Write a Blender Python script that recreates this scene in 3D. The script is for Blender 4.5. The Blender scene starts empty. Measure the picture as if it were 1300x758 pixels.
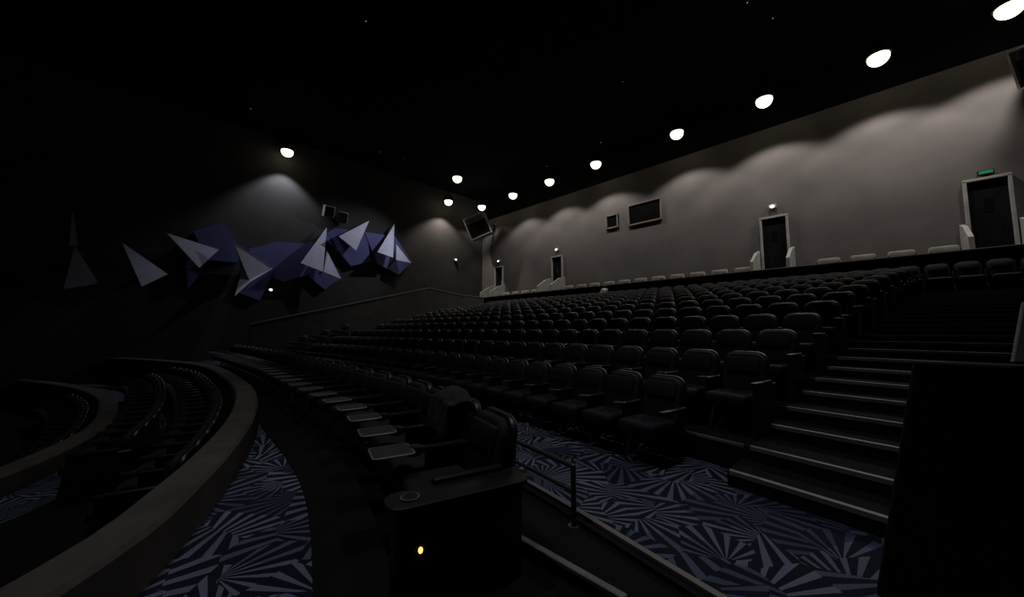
import bpy, bmesh, math, numpy as np
from math import radians, sin, cos, pi, sqrt
from mathutils import Matrix, Vector
sc = bpy.context.scene
try:
    sc.view_settings.view_transform = 'Standard'
except Exception as e:
    print(e)

# ---------------------------------------------------------------- materials
def nd(nt, t, **kw):
    n = nt.nodes.new(t)
    for k, v in kw.items():
        setattr(n, k, v)
    return n

def mat(name, col, rough=0.7, metal=0.0, var=0.25, scale=3.0, emit=None, estr=0.0, bump=0.0, spec=0.5, col2=None):
    m = bpy.data.materials.new(name); m.use_nodes = True
    nt = m.node_tree; b = nt.nodes['Principled BSDF']
    tc = nd(nt, 'ShaderNodeTexCoord'); nz = nd(nt, 'ShaderNodeTexNoise')
    nz.inputs['Scale'].default_value = scale; nz.inputs['Detail'].default_value = 5
    nt.links.new(tc.outputs['Object'], nz.inputs['Vector'])
    r = nd(nt, 'ShaderNodeValToRGB')
    c2 = col2 if col2 else tuple(c*(1-var) for c in col)
    c1 = tuple(min(1, c*(1+var*0.5)) for c in col)
    r.color_ramp.elements[0].position = 0.3; r.color_ramp.elements[1].position = 0.7
    r.color_ramp.elements[0].color = (*c2, 1); r.color_ramp.elements[1].color = (*c1, 1)
    nt.links.new(nz.outputs['Fac'], r.inputs['Fac'])
    nt.links.new(r.outputs['Color'], b.inputs['Base Color'])
    b.inputs['Roughness'].default_value = rough
    b.inputs['Metallic'].default_value = metal
    b.inputs['Specular IOR Level'].default_value = spec
    if emit:
        b.inputs['Emission Color'].default_value = (*emit, 1)
        b.inputs['Emission Strength'].default_value = estr
    if bump > 0:
        bp = nd(nt, 'ShaderNodeBump'); bp.inputs['Strength'].default_value = bump
        bp.inputs['Distance'].default_value = 0.02
        n2 = nd(nt, 'ShaderNodeTexNoise'); n2.inputs['Scale'].default_value = scale*12
        nt.links.new(tc.outputs['Object'], n2.inputs['Vector'])
        nt.links.new(n2.outputs['Fac'], bp.inputs['Height'])
        nt.links.new(bp.outputs['Normal'], b.inputs['Normal'])
    return m

def carpet_mat():
    m = bpy.data.materials.new('patterned_carpet'); m.use_nodes = True
    nt = m.node_tree; b = nt.nodes['Principled BSDF']; L = nt.links.new
    tc = nd(nt, 'ShaderNodeTexCoord')
    def M(op, a, bb=None, c=None):
        n = nd(nt, 'ShaderNodeMath', operation=op)
        for i, v in enumerate((a, bb, c)):
            if v is None: continue
            if isinstance(v, (int, float)): n.inputs[i].default_value = v
            else: L(v, n.inputs[i])
        return n.outputs[0]
    def layer(scale, off, freq):
        mp = nd(nt, 'ShaderNodeMapping'); mp.inputs['Location'].default_value = (off, off*0.7, 0)
        mp.inputs['Scale'].default_value = (1, 1, 0)
        L(tc.outputs['Object'], mp.inputs['Vector'])
        v = nd(nt, 'ShaderNodeTexVoronoi'); v.voronoi_dimensions = '2D'
        v.inputs['Scale'].default_value = scale
        L(mp.outputs[0], v.inputs['Vector'])
        sb = nd(nt, 'ShaderNodeVectorMath', operation='SUBTRACT')
        L(mp.outputs[0], sb.inputs[0]); L(v.outputs['Position'], sb.inputs[1])
        s1 = nd(nt, 'ShaderNodeSeparateXYZ'); L(sb.outputs[0], s1.inputs[0])
        s2 = nd(nt, 'ShaderNodeSeparateColor'); L(v.outputs['Color'], s2.inputs[0])
        ang = M('MULTIPLY', s2.outputs[0], 6.283)
        ca = M('COSINE', ang); sa = M('SINE', ang)
        px = M('ADD', M('MULTIPLY', s1.outputs[0], ca), M('MULTIPLY', s1.outputs[1], sa))
        py = M('SUBTRACT', M('MULTIPLY', s1.outputs[1], ca), M('MULTIPLY', s1.outputs[0], sa))
        # fans of blades: angle about a point at the edge of each cell
        th = M('ARCTAN2', py, M('ADD', px, 0.75/scale))
        st = M('SINE', M('MULTIPLY', th, freq))
        return st, s2.outputs[1]
    a1, r1 = layer(2.0, 0.0, 26.0)
    a2, r2 = layer(2.9, 7.3, 20.0)
    m1 = M('GREATER_THAN', a1, 0.25)
    m2 = M('GREATER_THAN', a2, 0.35)
    sel = M('GREATER_THAN', r2, 0.62)
    mix = M('ADD', M('MULTIPLY', m1, M('SUBTRACT', 1.0, sel)), M('MULTIPLY', m2, sel))
    shade = M('MULTIPLY', mix, M('MULTIPLY_ADD', r1, 0.65, 0.35))
    nz = nd(nt, 'ShaderNodeTexNoise'); nz.inputs['Scale'].default_value = 90
    L(tc.outputs['Object'], nz.inputs['Vector'])
    shade2 = M('MULTIPLY', shade, M('MULTIPLY_ADD', nz.outputs['Fac'], 0.8, 0.6))
    r = nd(nt, 'ShaderNodeValToRGB')
    r.color_ramp.elements[0].color = (0.012, 0.016, 0.028, 1)
    r.color_ramp.elements[1].color = (0.17, 0.20, 0.27, 1)
    e = r.color_ramp.elements.new(0.35); e.color = (0.043, 0.056, 0.105, 1)
    L(shade2, r.inputs['Fac'])
    L(r.outputs['Color'], b.inputs['Base Color'])
    b.inputs['Roughness'].default_value = 0.95
    b.inputs['Specular IOR Level'].default_value = 0.1
    return m

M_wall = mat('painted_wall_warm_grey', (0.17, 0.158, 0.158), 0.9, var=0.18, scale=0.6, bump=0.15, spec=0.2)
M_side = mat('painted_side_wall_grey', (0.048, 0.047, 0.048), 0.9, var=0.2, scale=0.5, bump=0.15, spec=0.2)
M_ceil = mat('black_acoustic_ceiling', (0.006, 0.006, 0.008), 0.95, spec=0.1)
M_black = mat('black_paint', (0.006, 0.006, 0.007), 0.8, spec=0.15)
M_riser = mat('dark_step_carpet', (0.012, 0.012, 0.016), 0.95, spec=0.1, scale=20)
M_carpet = carpet_mat()
M_nose = mat('aluminium_nosing', (0.20, 0.20, 0.195), 0.55, metal=0.2)
M_band = mat('painted_curb', (0.085, 0.077, 0.068), 0.8, var=0.3, scale=2.5, spec=0.25)
M_fab = mat('seat_fabric', (0.009, 0.011, 0.017), 0.7, scale=25, bump=0.3, spec=0.3)
M_plas = mat('seat_black_plastic', (0.008, 0.008, 0.010), 0.4, scale=8)
M_tray = mat('tray_laminate', (0.035, 0.033, 0.034), 0.45, scale=8)
M_rim = mat('tray_rim', (0.16, 0.155, 0.15), 0.4, scale=8)
M_pale = mat('pale_grey_paint', (0.42, 0.41, 0.41), 0.7)
M_vinyl = mat('pale_vinyl', (0.6, 0.58, 0.56), 0.6)
M_wood = mat('parapet_cap_wood', (0.22, 0.18, 0.15), 0.6, scale=4)
M_tri = mat('pale_fin_paint', (0.48, 0.49, 0.66), 0.7, var=0.1)
M_indigo = mat('indigo_panel', (0.085, 0.09, 0.27), 0.75, var=0.15)
M_lamp = mat('lamp_glow', (1, 1, 1), 0.5, emit=(1.0, 0.86, 0.60), estr=4.0)
M_spk = mat('speaker_shell', (0.25, 0.24, 0.23), 0.5)
M_spk_litedge = mat('speaker_lit_edge', (0.7, 0.66, 0.6), 0.5)  # pale colour paints in the lamp light caught by the cabinet edges
M_glass = mat('dark_glass', (0.008, 0.008, 0.01), 0.15)
M_green = mat('exit_green', (0.02, 0.2, 0.08), 0.4, emit=(0.1, 0.7, 0.35), estr=0.12)
M_whitel = mat('white_led', (0.9, 0.9, 0.9), 0.4, emit=(1, 0.95, 0.85), estr=2.0)
M_orange = mat('amber_led', (0.9, 0.4, 0.05), 0.4, emit=(1, 0.42, 0.08), estr=3.0)
M_metal = mat('painted_steel', (0.10, 0.10, 0.10), 0.35, metal=0.6)

# ---------------------------------------------------------------- mesh builder
class B:
    def __init__(s): s.V = []; s.F = []; s.M = []
    def raw(s, verts, faces, m=0):
        o = len(s.V); s.V += [tuple(v) for v in verts]
        for f in faces: s.F.append([i+o for i in f]); s.M.append(m)
    def bm(s, bm, m=0, mx=None):
        if mx is not None: bmesh.ops.transform(bm, matrix=mx, verts=bm.verts)
        bmesh.ops.recalc_face_normals(bm, faces=bm.faces)
        bm.verts.index_update()
        s.raw([v.co[:] for v in bm.verts], [[v.index for v in f.verts] for f in bm.faces], m)
        bm.free()
    def box(s, c, d, m=0, r=0.0, seg=2, mx=None):
        b = bmesh.new(); bmesh.ops.create_cube(b, size=1)
        for v in b.verts: v.co = Vector((v.co.x*d[0], v.co.y*d[1], v.co.z*d[2]))
        if r > 0: bmesh.ops.bevel(b, geom=b.edges[:], offset=r, segments=seg, affect='EDGES', profile=0.5)
        T = Matrix.Translation(c)
        s.bm(b, m, (mx @ T) if mx is not None else T)
    def cyl(s, p0, p1, r, m=0, n=12, r2=None):
        p0, p1 = Vector(p0), Vector(p1); d = p1-p0
        b = bmesh.new()
        bmesh.ops.create_cone(b, cap_ends=True, segments=n, radius1=r, radius2=r if r2 is None else r2, depth=d.length)
        mx = Matrix.Translation((p0+p1)/2) @ d.to_track_quat('Z', 'Y').to_matrix().to_4x4()
        s.bm(b, m, mx)
    def sph(s, c, rr, m=0, u=16, v=10):
        b = bmesh.new(); bmesh.ops.create_uvsphere(b, u_segments=u, v_segments=v, radius=1)
        s.bm(b, m, Matrix.Translation(c) @ Matrix.Diagonal((*rr, 1)))
    def poly(s, pts, vec, m=0, r=0.0, seg=2, mx=None):
        b = bmesh.new(); vs = [b.verts.new(p) for p in pts]; f = b.faces.new(vs)
        g = bmesh.ops.extrude_face_region(b, geom=[f])
        nv = [e for e in g['geom'] if isinstance(e, bmesh.types.BMVert)]
        bmesh.ops.translate(b, vec=vec, verts=nv)
        if r > 0:
            nrm = Vector(vec).normalized()
            es = [e for e in b.edges if abs((e.verts[0].co-e.verts[1].co).normalized().dot(nrm)) < 0.9]
            bmesh.ops.bevel(b, geom=es, offset=r, segments=seg, affect='EDGES', profile=0.5)
        s.bm(b, m, mx)
    def obj(s, name, mats, smooth=True, loc=(0, 0, 0), parent=None):
        me = bpy.data.meshes.new(name); me.from_pydata(s.V, [], s.F)
        for mm in mats: me.materials.append(mm)
        me.polygons.foreach_set('material_index', s.M)
        if smooth:
            me.polygons.foreach_set('use_smooth', [True]*len(s.F))
            me.set_sharp_from_angle(angle=radians(35))
        me.update()
        o = bpy.data.objects.new(name, me); sc.collection.objects.link(o); o.location = loc
        if parent: o.parent = parent
        return o

def spline(pts):
    pts = sorted(pts); X = [p[0] for p in pts]; Y = [p[1] for p in pts]; n = len(X)
    d = [(Y[i+1]-Y[i])/(X[i+1]-X[i]) for i in range(n-1)]
    m = [d[0]]+[(d[i-1]*(X[i+1]-X[i])+d[i]*(X[i]-X[i-1]))/(X[i+1]-X[i-1]) for i in range(1, n-1)]+[d[-1]]
    def f(t):
        if t <= X[0]: return Y[0]+m[0]*(t-X[0])
        if t >= X[-1]: return Y[-1]+m[-1]*(t-X[-1])
        i = max(j for j in range(n-1) if X[j] <= t)
        h = X[i+1]-X[i]; u = (t-X[i])/h
        return ((2*u**3-3*u*u+1)*Y[i]+(u**3-2*u*u+u)*h*m[i]+(-2*u**3+3*u*u)*Y[i+1]+(u**3-u*u)*h*m[i+1])
    return f

def slab(bd, fa, fb, y0, y1, zt, zb, n=60, m=0):
    V = []; F = []
    for k in range(n+1):
        y = y0+(y1-y0)*k/n
        a = fa(y); b_ = fb(y)
        V += [(a, y, zb), (b_, y, zb), (b_, y, zt), (a, y, zt)]
    for k in range(n):
        o = 4*k; q = o+4
        for i in range(4):
            j = (i+1) % 4
            F.append([o+i, q+i, q+j, o+j])
    F.append([0, 1, 2, 3]); F.append([4*n+3, 4*n+2, 4*n+1, 4*n])
    bd.raw(V, F, m)

# world: X towards the rear wall, Y across the auditorium (left wall at YL); heights are relative to eye level
# during construction and everything is lifted by 1.6 m at the end so the main floor is at z = 0.
YR, YL, XB, XS, ZC = -5.0, 24.2, 20.0, -14.0, 11.2
Y0 = 9.6
band1 = spline([(-5, -7.4), (0, -2.9), (2.75, -.33), (3.25, .02), (4.0, .34), (5.4, .81), (8.5, 1.45), (12.5, 1.65), (17.7, 1.27), (22, -.18), (24.2, -1.25)])
band2 = spline([(-5, -12.5), (4, -4.6), (6.5, -2.6), (8.5, -1.42), (11, -.66), (14, -.6), (16.9, -.92), (20, -1.75), (22.5, -2.75), (24.2, -3.6)])
rowA = spline([(-2, .5), (1.9, 1.85), (4, 2.36), (7.1, 2.52), (11, 2.62), (15, 2.56), (19.7, 2.35), (24.2, 1.9)])
edgeA = spline([(-5, 1.3), (.8, 2.45), (2.6, 2.8), (5, 3.02), (10, 3.2), (17, 3.1), (24.2, 2.6)])

# ---------------------------------------------------------------- room shell
b = B(); b.box(((XS+XB)/2, (YR+YL)/2, -3.2), (XB-XS+.4, YL-YR+.4, .4)); b.obj('floor_lower', [M_black], False)
b = B(); slab(b, lambda y: band2(y)-.05, lambda y: band1(y)-.1, YR, YL, -2.3, -3.0, 90); b.obj('floor_front_terrace', [M_carpet], False)
def riser(i, y):
    c = 0.011*max(0, (12-i))/12.0
    return 5.5+(i-1)*1.03-c*(y-Y0)**2
b = B(); slab(b, lambda y: band1(y)-.1, lambda y: riser(1, y)+.05, YR, YL, -1.6, -3.0, 120); b.obj('floor', [M_carpet], False)
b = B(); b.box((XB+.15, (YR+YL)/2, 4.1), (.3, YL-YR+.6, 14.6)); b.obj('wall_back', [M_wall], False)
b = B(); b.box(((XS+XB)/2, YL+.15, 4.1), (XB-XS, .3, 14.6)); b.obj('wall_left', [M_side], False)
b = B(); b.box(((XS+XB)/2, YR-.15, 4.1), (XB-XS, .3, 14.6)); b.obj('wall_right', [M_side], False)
b = B(); b.box((XS-.15, (YR+YL)/2, 4.1), (.3, YL-YR+.6, 14.6)); b.obj('wall_front', [M_black], False)
b = B(); b.box(((XS+XB)/2, (YR+YL)/2, ZC+.1), (XB-XS+.6, YL-YR+.6, .2)); b.obj('ceiling', [M_ceil], False)
b = B(); b.box((XB-.02, (YR+YL)/2, 10.3), (.04, YL-YR-.02, 1.76)); b.obj('unlit_wall_band', [M_ceil], False)  # black sheet that paints in the unlit upper wall above the lamp scallops
rng = np.random.RandomState(4); b = B()
for k in range(16):
    x, y = rng.uniform(2, 19), rng.uniform(-3, 23); b.sph((x, y, ZC-.01), (.022, .022, .012), 0, 8, 5)
b.obj('ceiling_star_lights', [mat('pinpoint_led', (.5, .6, .9), .5, emit=(.6, .7, 1), estr=.35)])

# stadium platforms
rises = [.3, .3, .28, .26, .24, .22, .2, .2, .19, .18, .17, .16]
Z = [-1.6]
for r_ in rises: Z.append(Z[-1]+r_)
XP = 18.0
b = B()
for i in range(1, 13):
    fb = (lambda y, i=i: riser(i+1, y)) if i < 12 else (lambda y: XP+.1)
    slab(b, lambda y, i=i: riser(i, y), fb, YR, YL, Z[i], -2.0, 50)
b.obj('floor_stadium_risers', [M_riser], False)
b = B(); b.box(((XP+XB)/2+.05, (YR+YL)/2, 0.0), (XB-XP-.1, YL-YR, 4.0)); b.obj('floor_rear_walkway', [M_riser], False)
b = B(); b.box((XP+.06, (YR+YL)/2-1.3, 1.7), (.12, YL-YR-2.6, 1.4)); b.box((XP+.05, (YR+YL)/2-1.3, 2.45), (.26, YL-YR-2.6, .07), 1, .015)
b.obj('parapet_rear', [M_black, M_wood], True)

# aisle stairs
def yl(x): return 1.15-(x-4.6)*.165
def yr(x): return yl(x)-1.9-(x-4.6)*.03
b = B()
def stair(mirror):
    for i in range(1, 13):
        for half in (0, 1):
            x1 = riser(i, .5); zt = Z[i-1]+rises[i-1]/2
            xx = x1-.5 if half else x1
            ya, yb = yr(xx), yl(xx)
            if mirror: ya, yb = 2*Y0-yb, 2*Y0-ya
            fr = lambda y, i=i: riser(i, y)
            if half: slab(b, lambda y: fr(y)-.5, lambda y: fr(y)+.0, ya, yb, zt, Z[i-1]-.02, 4, 0)
            zz = zt if half else Z[i]; o = -.5 if half else 0
            slab(b, lambda y: fr(y)+o-.012, lambda y: fr(y)+o+.045, ya+.02, yb-.02, zz+.012, zz-.03, 4, 1)
stair(False); stair(True)
for i in (1, 2, 3):
    slab(b, lambda y, i=i: riser(i, y)-.01, lambda y, i=i: riser(i, y)+.03, yl(5)+.1, 2*Y0-yl(5)-.1, Z[i]+.01, Z[i]-.02, 40, 1)
b.obj('aisle_stairs', [M_riser, M_nose], False)

# curved low parapets between the terraces
def curb(name, f, w, zt, zb, y0, y1, n=120):
    b = B(); V = []; F = []
    for k in range(n+1):
        y = y0+(y1-y0)*k/n; s = (f(y+.05)-f(y-.05))/.1; L = sqrt(1+s*s)
        nx, ny = -1/L, s/L; x = f(y)
        prof = [(0, zb), (0, zt-.03), (.03, zt), (w-.03, zt), (w, zt-.03), (w, zb)]
        V += [(x+nx*o, min(YL-.02, max(YR+.02, y+ny*o)), z) for o, z in prof]
    for k in range(n):
        for i in range(6):
            j = (i+1) % 6; F.append([6*k+i, 6*k+6+i, 6*k+6+j, 6*k+j])
    F.append(list(range(6))); F.append(list(range(6*n, 6*n+6))[::-1])
    b.raw(V, F); return b.obj(name, [M_band], True)
curb('curved_parapet', band1, .33, -1.25, -2.9, YR, YL)
curb('curved_parapet', band2, .36, -2.0, -3.0, YR, YL)
b = B(); slab(b, lambda y: edgeA(y)-.05, lambda y: edgeA(y), .2, 20, -1.53, -1.62, 60, 0)
slab(b, lambda y: edgeA(y)-.12, lambda y: edgeA(y)-.05, .2, 20, -1.55, -1.62, 60, 1)
b.obj('trim_aisle_edge', [M_nose, M_black], False)
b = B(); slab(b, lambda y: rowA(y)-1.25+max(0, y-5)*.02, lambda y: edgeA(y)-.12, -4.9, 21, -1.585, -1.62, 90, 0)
b.obj('floor_dark_strip', [M_black], False)  # thin black strip laid over the carpet along the front seat row
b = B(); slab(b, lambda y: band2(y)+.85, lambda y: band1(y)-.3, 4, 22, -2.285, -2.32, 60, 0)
b.obj('floor_dark_strip', [M_black], False)  # same thin black strip on the lower terrace
b = B(); b.box((1.96, 1.55, -1.50), (.05, .9, .03), 0, .005, 1); b.box((1.99, 1.55, -1.55), (.04, .9, .1), 1)
b.obj('trim_step_edge', [M_nose, M_black])

# ---------------------------------------------------------------- seats
def rounded(w, z0, z1, rt, rb, n=5, x=0):
    pts = []
    def arc(cy, cz, r, a0, a1):
        for k in range(n+1):
            a = a0+(a1-a0)*k/n; pts.append((x, cy+r*cos(a), cz+r*sin(a)))
    arc(w/2-rt, z1-rt, rt, 0, pi/2); arc(-w/2+rt, z1-rt, rt, pi/2, pi)
    arc(-w/2+rb, z0+rb, rb, pi, 1.5*pi); arc(w/2-rb, z0+rb, rb, 1.5*pi, 2*pi)
    return pts
def seat_template(tray=False, sp=.62, hback=1.0):
    b = B()
    sh = Matrix(((1, 0, .2, -.2*.4), (0, 1, 0, 0), (0, 0, 1, 0), (0, 0, 0, 1)))
    b.poly(rounded(sp-.07, .30, hback, .15, .05), (-.06, 0, 0), 1, .018, 2, sh)
    b.poly(rounded(sp-.10, .42, hback-.02, .14, .06, x=-.05), (-.09, 0, 0), 0, .035, 3, sh)
    b.box((-.14, 0, hback-.17), (.07, sp-.2, .2), 0, .033, 2, sh)
    b.box((-.40, 0, .43), (.50, sp-.12, .14), 0, .05, 3)
    b.box((-.36, 0, .34), (.40, sp-.2, .06), 1, .01, 1)
    y = sp/2
    b.box((-.32, y, .635), (.50, .075, .05), 1, .02, 2)
    b.box((-.26, y, .50), (.34, .045, .26), 1, .01, 1)
    b.cyl((-.16, y, .42), (-.38, y, .01), .026, 1, 8)
    b.box((-.36, y, .012), (.20, .08, .024), 1)
    b.cyl((-.52, y, .60), (-.52, y, .668), .055, 2, 12, .06)
    b.cyl((-.52, y, .66), (-.52, y, .672), .045, 1, 12)
    if tray:
        b.poly([(p[2], p[1]+sp/2-.02, .655) for p in rounded(.30, -.86, -.54, .05, .05)], (0, 0, .012), 4, .004, 1)
        b.poly([(p[2], p[1]+sp/2-.02, .66) for p in rounded(.27, -.845, -.555, .045, .045)], (0, 0, .010), 3, .003, 1)
        b.cyl((-.58, sp/2, .62), (-.62, sp/2, .655), .02, 1, 8)
    return b
def seat_row(name, f, y0, y1, z, sp=.62, tray=False, hback=1.0, panel=True):
    if y1-y0 < sp: return None, None
    t = seat_template(tray, sp, hback)
    tv = np.array(t.V); tf = t.F; tm = t.M
    V = []; F = []; Mi = []; y = y0+sp/2; o = 0; first = None
    while y < y1-sp/2+.01:
        s = (f(y+.05)-f(y-.05))/.1; L = sqrt(1+s*s)
        ex = (1/L, -s/L); ey = (s/L, 1/L); x = f(y)
        if first is None: first = (x, y, ex, ey)
        W = np.empty_like(tv)
        W[:, 0] = x+tv[:, 0]*ex[0]+tv[:, 1]*ey[0]
        W[:, 1] = y+tv[:, 0]*ex[1]+tv[:, 1]*ey[1]
        W[:, 2] = z+tv[:, 2]
        V.extend(W.tolist()); F.extend([[i+o for i in fc] for fc in tf]); Mi.extend(tm); o += len(tv)
        y += sp/L
    bd = B(); bd.V = V; bd.F = F; bd.M = Mi
    x, yy, ex, ey = first
    mx = Matrix(((ex[0], ey[0], 0, x), (ex[1], ey[1], 0, yy), (0, 0, 1, z), (0, 0, 0, 1)))
    bd.box((-.32, -sp/2, .635), (.50, .075, .05), 1, .02, 2, mx)
    if panel: bd.poly([(-.62, -sp/2-.03, .0), (.02, -sp/2-.03, .0), (.05, -sp/2-.03, .62), (-.55, -sp/2-.03, .62)], (0, .05, 0), 1, .01, 1, mx)
    ob = bd.obj(name, [M_fab, M_plas, M_metal, M_tray, M_rim])
    return ob, mx
_, mxA = seat_row('recliner_seat_row', rowA, 1.9, 19.8, -1.6, .66, True, .95)
seat_row('theater_seat_row', lambda y: band1(y)-.62, 5.4, 19.5, -2.3, .62, False, .92)
seat_row('theater_seat_row', lambda y: band1(y)-1.5, 7.5, 17.5, -2.3, .62, False, .86)
seat_row('theater_seat_row', lambda y: band2(y)-.62, 7.0, 19.5, -3.0, .62, False, .92)
for i in range(0, 13):
    f = (lambda y, i=i: riser(i+1, y)-.16) if i < 12 else (lambda y: XP-.2)
    xe = f(1)
    a = yl(xe)+.08 if i < 12 else -4.7
    if i == 0: a = 1.75
    bb = 2*Y0-a if i < 12 else 21.3
    seat_row('theater_seat_row', f, a, bb, Z[i], panel=(i > 0))
    if 0 < i < 12:
        seat_row('theater_seat_row', f, -4.85, yr(xe)-.1, Z[i])
        seat_row('theater_seat_row', f, 2*Y0-yr(xe)+.1, 21.4, Z[i])

# end table unit + amber marker light at the near end of the recliner row
b = B()
b.box((-.43, -.47, .30), (.82, .14, .60), 0, .03, 2, mxA)
b.poly([(p[2], p[1]-.47, .60) for p in rounded(.24, -.88, .02, .09, .09)], (0, 0, .03), 0, .01, 2, mxA)
b.cyl(mxA @ Vector((-.74, -.47, .625)), mxA @ Vector((-.74, -.47, .638)), .055, 2, 20)
b.cyl(mxA @ Vector((-.74, -.47, .626)), mxA @ Vector((-.74, -.47, .641)), .045, 0, 20)
b.obj('row_end_table', [M_plas, M_tray, M_rim])
b = B()
b.cyl(mxA @ Vector((-.70, -.542, .38)), mxA @ Vector((-.70, -.565, .38)), .035, 0, 16)
b.sph(mxA @ Vector((-.70, -.572, .382)), (.013, .013, .017), 1)
b.obj('aisle_marker_light', [M_black, M_orange])

# low rail behind the recliner row
b = B()
def fr(y): return edgeA(y)-.16
ys = [1.85+k*.42 for k in range(12)]
P = [Vector((fr(y), y, -1.12)) for y in ys]
for k in range(11):
    b.cyl(P[k], P[k+1], .022); b.cyl(P[k]-Vector((0, 0, .2)), P[k+1]-Vector((0, 0, .2)), .016)
    b.sph(P[k], (.022,)*3)
for k in range(0, 12, 2):
    b.cyl(P[k], P[k]-Vector((0, 0, .47)), .022); b.cyl(P[k]-Vector((0, 0, .48)), P[k]-Vector((0, 0, .46)), .05)
b.obj('guard_rail', [M_metal])

# black barrier in the cross aisle, with a pale notice board
b = B(); b.poly([(3.2, -.11, -.19), (3.2, .13, -1.6), (3.2, -4.95, -1.6), (3.2, -4.95, -.19)], (.14, 0, 0), 0, .01, 1)
b.obj('barrier_panel', [M_black])
b = B(); b.poly([(3.2, -.455, -.17), (3.2, -.51, .14), (3.2, -.75, .14), (3.2, -.75, -.19)], (.05, 0, 0), 0, .005, 1)
b.obj('notice_board', [M_pale])

# parapet of the side stair along the left wall
b = B(); b.poly([(3.2, 21.5, -1.6), (3.2, 21.5, .2), (3.9, 21.5, .39), (6.1, 21.5, .96), (13.1, 21.5, 2.77), (15.8, 21.5, 2.46), (17.9, 21.5, 2.4), (17.9, 21.5, -1.6)], (0, .15, 0), 0)
for a, c in (((3.2, .2), (3.9, .39)), ((3.9, .39), (6.1, .96)), ((6.1, .96), (13.1, 2.77)), ((13.1, 2.77), (15.8, 2.46)), ((15.8, 2.46), (17.9, 2.4))):
    b.poly([(a[0], 21.46, a[1]), (c[0], 21.46, c[1]), (c[0], 21.46, c[1]+.06), (a[0], 21.46, a[1]+.06)], (0, .23, 0), 1)
b.obj('parapet_side_stair', [mat('side_parapet_grey', (.075, .072, .07), .9), M_wood], False)

# ---------------------------------------------------------------- back wall doors, windows
def door(n, y0, y1, zt, zb=2.35):
    b = B(); w = .09
    b.box((XB-.085, y0, (zt+zb)/2), (.16, w, zt-zb), 0, .01, 1); b.box((XB-.085, y1, (zt+zb)/2), (.16, w, zt-zb), 0, .01, 1)
    b.box((XB-.085, (y0+y1)/2, zt), (.16, y1-y0+w, w), 0, .01, 1)
    b.box((XB-.03, (y0+y1)/2, (zt+zb)/2), (.04, y1-y0-w, zt-zb-w), 1)
    b.box((XB-.05, (y0+y1)/2, zt-.9), (.02, .18, .5), 2)
    b.cyl((XB-.10, y0+.2, zb+1.0), (XB-.10, y0+.2, zb+1.25), .015, 2, 8)
    b.obj('door_%d' % n, [M_pale, M_black, M_glass])
    b = B()
    for yy in (y0-.14, y1+.14):
        b.poly([(XB-.005, yy-.06, 1.95), (XB-.005, yy-.06, 3.65), (XB-.7, yy-.06, 3.45), (18.45, yy-.06, 2.95), (18.35, yy-.06, 1.95)], (0, .12, 0), 0)
    b.box((XB-.41, (y0+y1)/2, 2.15), (.8, y1-y0+.1, .4), 1); b.box((XB-.95, (y0+y1)/2, 2.06), (.3, y1-y0+.1, .2), 1)
    b.obj('door_stoop', [M_pale, M_riser], False)
dl = [(1, -3.2, -2.25), (2, 2.76, 3.75), (3, 15.4, 16.3), (4, 21.5, 22.4)]
for n, a, c in dl: door(n, a, c, 5.12)
for n, a, c in dl:
    b = B(); ym = (a+c)/2
    if n == 1:
        b.box((XB-.10, ym, 5.33), (.10, .36, .16), 0, .01, 1); b.box((XB-.16, ym, 5.33), (.02, .30, .10), 1)
        b.obj('exit_sign', [M_plas, M_green])
    else:
        b.box((XB-.10, ym, 5.62), (.14, .30, .20), 0, .03, 2); b.sph((XB-.18, ym, 5.60), (.07, .09, .07), 1)
        b.obj('emergency_lamp', [M_pale, M_whitel])
def win(n, y0, y1, z0, z1):
    b = B(); w = .09; ym, zm = (y0+y1)/2, (z0+z1)/2
    for yy in (y0, y1): b.box((XB-.065, yy, zm), (.12, w, z1-z0+w), 0, .01, 1)
    for zz in (z0, z1): b.box((XB-.065, ym, zz), (.12, y1-y0, w), 0, .01, 1)
    b.box((XB-.025, ym, zm), (.03, y1-y0-w, z1-z0-w), 1)
    b.obj('window_%d' % n, [M_wood, M_glass])
win(1, 8.4, 10.36, 6.2, 7.4); win(2, 11.1, 11.86, 6.3, 7.1)

# rear companion seats with pale backs
for k in range(26):
    y = -4.5+k*.98
    if any(a-.55 < y < c+.55 for _, a, c in dl): continue
    b = B()
    b.poly([(p[0], p[1], p[2]) for p in rounded(.68, .42, .80, .08, .04)], (.10, 0, 0), 0, .025, 2)
    b.box((-.24, 0, .40), (.46, .62, .10), 1, .03, 2)
    b.box((-.2, -.32, .3), (.4, .05, .6), 1, .01, 1); b.box((-.2, .32, .3), (.4, .05, .6), 1, .01, 1)
    b.obj('companion_seat', [M_vinyl, M_fab], loc=(18.85, y, 2.0))

# small lamps on the left wall
for lx, lz in ((4.46, 2.22), (17.1, 5.65)):
    b = B(); b.box((lx, YL-.07, lz), (.26, .12, .18), 0, .03, 2); b.sph((lx, YL-.15, lz), (.08, .06, .07), 1)
    b.obj('emergency_lamp', [M_pale, M_whitel])

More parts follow.
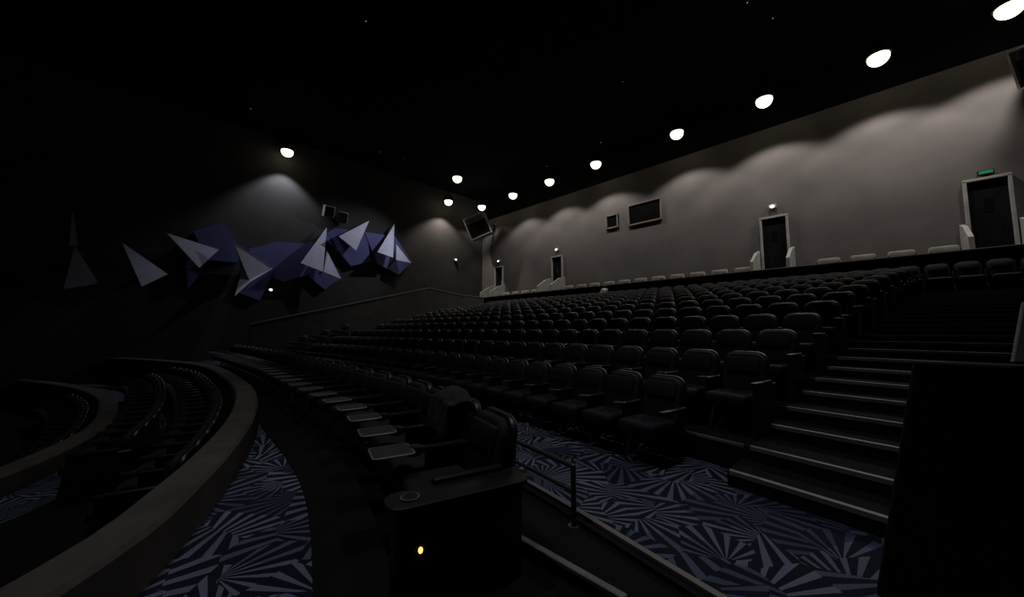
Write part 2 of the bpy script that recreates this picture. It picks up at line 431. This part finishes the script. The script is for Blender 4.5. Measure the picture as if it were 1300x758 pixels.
# clothes draped over seat backs
def drape(name, mxx, width, front, backl, ztop, col, seed):
    rng = np.random.RandomState(seed); nu, nv = 22, 30; V = []; F = []
    ph = rng.rand(6)*6.28
    prof = []
    tot = front+backl+.2
    for j in range(nv+1):
        d = tot*j/nv
        if d < front: x = -.19; z = ztop-front+d; x += .2*(z-ztop)
        elif d < front+.2:
            a = pi*(d-front)/.2; x = -.09-.10*cos(a); z = ztop+.06*sin(a)
        else: z = ztop-(d-front-.2); x = .02+.2*(z-ztop)
        prof.append((x, z))
    for i in range(nu+1):
        u = i/nu-.5
        for j, (x, z) in enumerate(prof):
            w = abs(j/nv-.45)*2
            fold = .022*w*(sin(u*26+ph[0]+j*.1)+.6*sin(u*47+ph[1]-j*.15))+.012*sin(u*13+j*.5+ph[2])
            sgn = -1 if j < nv*front/tot else 1
            V.append((x+sgn*(abs(fold)+.012), u*width*(1+.12*w)+.015*sin(j*.6+ph[3]), z-.10*(2*abs(u))**3*(1 if 0.3 < j/nv < .7 else .4)+.01*sin(u*20+ph[4])))
    for i in range(nu):
        for j in range(nv):
            a = i*(nv+1)+j; F.append([a, a+1, a+nv+2, a+nv+1])
    b = B(); b.raw([mxx @ Vector(v) for v in V], F); o = b.obj(name, [col])
    m = o.modifiers.new('thick', 'SOLIDIFY'); m.thickness = .012
    o.modifiers.new('sub', 'SUBSURF').levels = 1
    return o
M_coat = mat('dark_wool_coat', (.024, .024, .026), .95, scale=15, bump=.3)
M_shirt = mat('pale_cotton', (.65, .62, .58), .9, scale=12)
def seat_mx(f, y, z):
    s_ = (f(y+.05)-f(y-.05))/.1; L = sqrt(1+s_*s_)
    return Matrix(((1/L, s_/L, 0, f(y)), (-s_/L, 1/L, 0, y), (0, 0, 1, z), (0, 0, 0, 1)))
drape('draped_coat', seat_mx(rowA, 2.86, -1.6), .50, .30, .45, 1.0, M_coat, 3)
drape('draped_shirt', Matrix.Translation((XP-.2, 10.8, Z[12])), .34, .30, .15, 1.12, M_shirt, 5)

# ---------------------------------------------------------------- speakers
def speaker(loc, rz, ry, s, wallpt, roll=0):
    b = B()
    R = Matrix.Translation(loc) @ Matrix.Rotation(rz, 4, 'Z') @ Matrix.Rotation(ry, 4, 'Y') @ Matrix.Rotation(roll, 4, 'X')
    b.poly([(-.45*s, -.5*s, -.5*s), (-.45*s, .5*s, -.5*s), (-.45*s, .5*s, .5*s), (-.45*s, -.5*s, .5*s)], (.8*s, 0, 0), 0, .02, 1, R)
    for yy in (-.5, .5): b.box((-.47*s, yy*s, 0), (.06, .05, 1.0*s), 1, 0, 1, R)  # pale strips painted as lit edges around the front
    for zz in (-.5, .5): b.box((-.47*s, 0, zz*s), (.06, 1.0*s, .05), 1, 0, 1, R)
    b.box((-.46*s, 0, -.12*s), (.03, .86*s, .66*s), 2, 0, 1, R)
    b.box((-.47*s, 0, .34*s), (.05, .7*s, .18*s), 3, .01, 1, R)
    b.cyl(R @ Vector((.3*s, 0, 0)), wallpt, .06, 3)
    b.box(wallpt, (.3, .3, .3), 3, .02, 1)
    b.obj('wall_speaker', [M_spk, M_spk_litedge, M_black, M_metal])
speaker((18.0, 22.2, 8.15), radians(40), radians(-8), 1.7, (19.8, 22.6, 8.6), radians(-22))
speaker((19.0, -4.1, 8.3), radians(-28), radians(-22), 1.2, (19.8, -4.4, 8.7))
def small_speaker(x, z):
    b = B(); R = Matrix.Translation((x, 23.7, z)) @ Matrix.Rotation(radians(20), 4, 'X')
    b.box((0, 0, 0), (.6, .45, .7), 0, .03, 2, R); b.box((0, -.24, 0), (.5, .02, .6), 1, 0, 1, R)
    b.cyl((x, 23.8, z), (x, YL, z+.1), .05, 0); b.obj('wall_speaker', [M_spk, M_black])
small_speaker(7.2, 7.3); small_speaker(8.0, 7.1)

# ---------------------------------------------------------------- light fixtures
def ceil_light(x, y, z, power, ang=110, r=.31, col=(1, .88, .76), name='ceiling_spotlight', blend=.5, aim=None):
    e = bpy.data.objects.new(name, None); sc.collection.objects.link(e); e.location = (x, y, z)
    b = B()
    b.cyl((0, 0, .08), (0, 0, .55), r*1.15, 0, 24, r*.9)
    b.cyl((0, 0, .55), (0, 0, ZC-z), .04, 0, 8)
    b.obj('housing', [M_black], parent=e)
    b = B(); b.sph((0, 0, .03), (r, r, r*.95), 0, 24, 12); b.obj('lens', [M_lamp], parent=e)
    ld = bpy.data.lights.new('spot', 'SPOT'); ld.energy = power; ld.color = col
    ld.spot_size = radians(ang); ld.spot_blend = blend; ld.shadow_soft_size = .10
    lo = bpy.data.objects.new('spot', ld); sc.collection.objects.link(lo); lo.parent = e; lo.location = (0, 0, -.38)
    if aim: lo.rotation_euler = Vector(aim).to_track_quat('-Z', 'Y').to_euler()
    return e
for y, p in ((-3.3, 400), (-.44, 390), (3.05, 350), (6.75, 320), (11.5, 310), (15.1, 285), (18.6, 260), (22.2, 200)):
    ceil_light(18.25, y, 9.85, p, 125, blend=.35, col=(1, .92, .84))
ceil_light(4.76, 23.4, 10.15, 560, 100, col=(.92, .94, 1))
ceil_light(15.7, 23.2, 9.9, 720, 115)
ceil_light(13.95, 19.6, 10.15, 850, 62, col=(.9, .93, 1), blend=.9, aim=(-5.5, 3.9, -5.5))
# house downlights over the terraces and the cross aisle
ceil_light(3.4, .8, 10.4, 430, 58, name='house_downlight', col=(.95, .92, 1))
ceil_light(-.2, 4.6, 10.4, 380, 72, name='house_downlight', col=(1, .95, .9))
ceil_light(.8, 9.5, 10.4, 150, 60, name='house_downlight', col=(.95, .92, 1))

w = bpy.data.worlds.new('World'); sc.world = w; w.use_nodes = True
w.node_tree.nodes['Background'].inputs[0].default_value = (.5, .5, .7, 1)
w.node_tree.nodes['Background'].inputs[1].default_value = .0008

# ---------------------------------------------------------------- faceted decor on the left wall
PW = [
 [(-2.64, 23.2, 3.44), (-1.95, 23.8, 1.98), (-2.9, 23.8, 1.67)],
 [(-1.33, 23.2, 3.8), (0.21, 23.8, 2.63), (-0.62, 23.6, 1.94)],
 [(0.06, 23.0, 4.45), (2.05, 23.8, 4.1), (1.32, 23.6, 3.04)],
 [(2.52, 23.0, 4.5), (4.47, 23.8, 3.44), (3.4, 23.4, 2.51), (2.75, 23.2, 1.69), (3.07, 23.7, 3.18)],
 [(7.17, 23.8, 6.29), (6.88, 23.2, 3.42), (5.64, 23.0, 3.76)],
 [(7.16, 23.6, 4.81), (7.86, 23.0, 3.07), (6.92, 23.2, 3.42)],
 [(9.8, 23.8, 7.3), (8.77, 23.2, 4.99), (7.62, 23.0, 5.67)],
 [(11.6, 23.8, 7.45), (11.27, 23.2, 4.89), (10.07, 23.0, 5.06)],
 [(11.67, 23.6, 5.96), (12.52, 23.0, 4.65), (11.5, 23.2, 4.76)],
 [(-2.83, 23.4, 4.99), (-2.61, 23.7, 3.53), (-2.85, 23.7, 3.49)]]
IW = [
 [(3.29, 4.36), (4.62, 4.98), (6.5, 5.16), (6.88, 3.51), (5.04, 2.71), (3.88, 3.17)],
 [(3.6, 3.14), (4.54, 3.34), (3.96, 1.56), (3.0, 1.93)],
 [(6.41, 4.18), (8.23, 3.3), (7.24, 2.42), (6.37, 3.11)],
 [(6.92, 5.72), (7.68, 6.37), (9.68, 6.49), (10.01, 4.55), (8.74, 4.07), (7.97, 4.89)],
 [(9.52, 6.46), (11.64, 6.58), (13.11, 4.9), (12.02, 3.85), (10.45, 4.45)],
 [(1.0, 4.89), (2.11, 5.56), (3.05, 4.24), (2.82, 3.52), (1.59, 3.52)],
 [(0.75, 4.12), (1.97, 4.07), (0.96, 1.94)]]
for q in PW:
    b = B(); n = len(q)
    cx = sum(p[0] for p in q)/n; cz = sum(p[2] for p in q)/n
    thick = [(p[0], p[1]+.06, p[2]) for p in q]
    b.raw(q+thick, [list(range(n)), list(range(n, 2*n))[::-1]]+[[i, (i+1) % n, n+(i+1) % n, n+i] for i in range(n)], 0)
    b.cyl((cx, 23.62, cz), (cx, YL-.005, cz), .05, 1)
    b.obj('triangular_wall_fin', [M_tri, M_black], False)
for k, q in enumerate(IW):
    yk = 23.95-.03*k
    b = B(); b.poly([(x, yk, z) for x, z in q], (0, YL-.005-yk, 0)); b.obj('indigo_wall_panel', [M_indigo], False)

# ---------------------------------------------------------------- camera
cd = bpy.data.cameras.new('camera'); cd.sensor_width = 36; cd.lens = 36*460/1300; cd.clip_start = .05; cd.clip_end = 200
co = bpy.data.objects.new('camera', cd); sc.collection.objects.link(co)
co.location = (0, 0, 0); co.rotation_euler = (radians(90+4.85), 0, radians(-44.3))
sc.camera = co
for o in sc.objects:
    if o.parent is None: o.location.z += 1.6
try:
    _s = open('/workdir/scene.py').read(); open('/tmp/v6.py', 'w').write(_s)
except Exception as e:
    print(e)
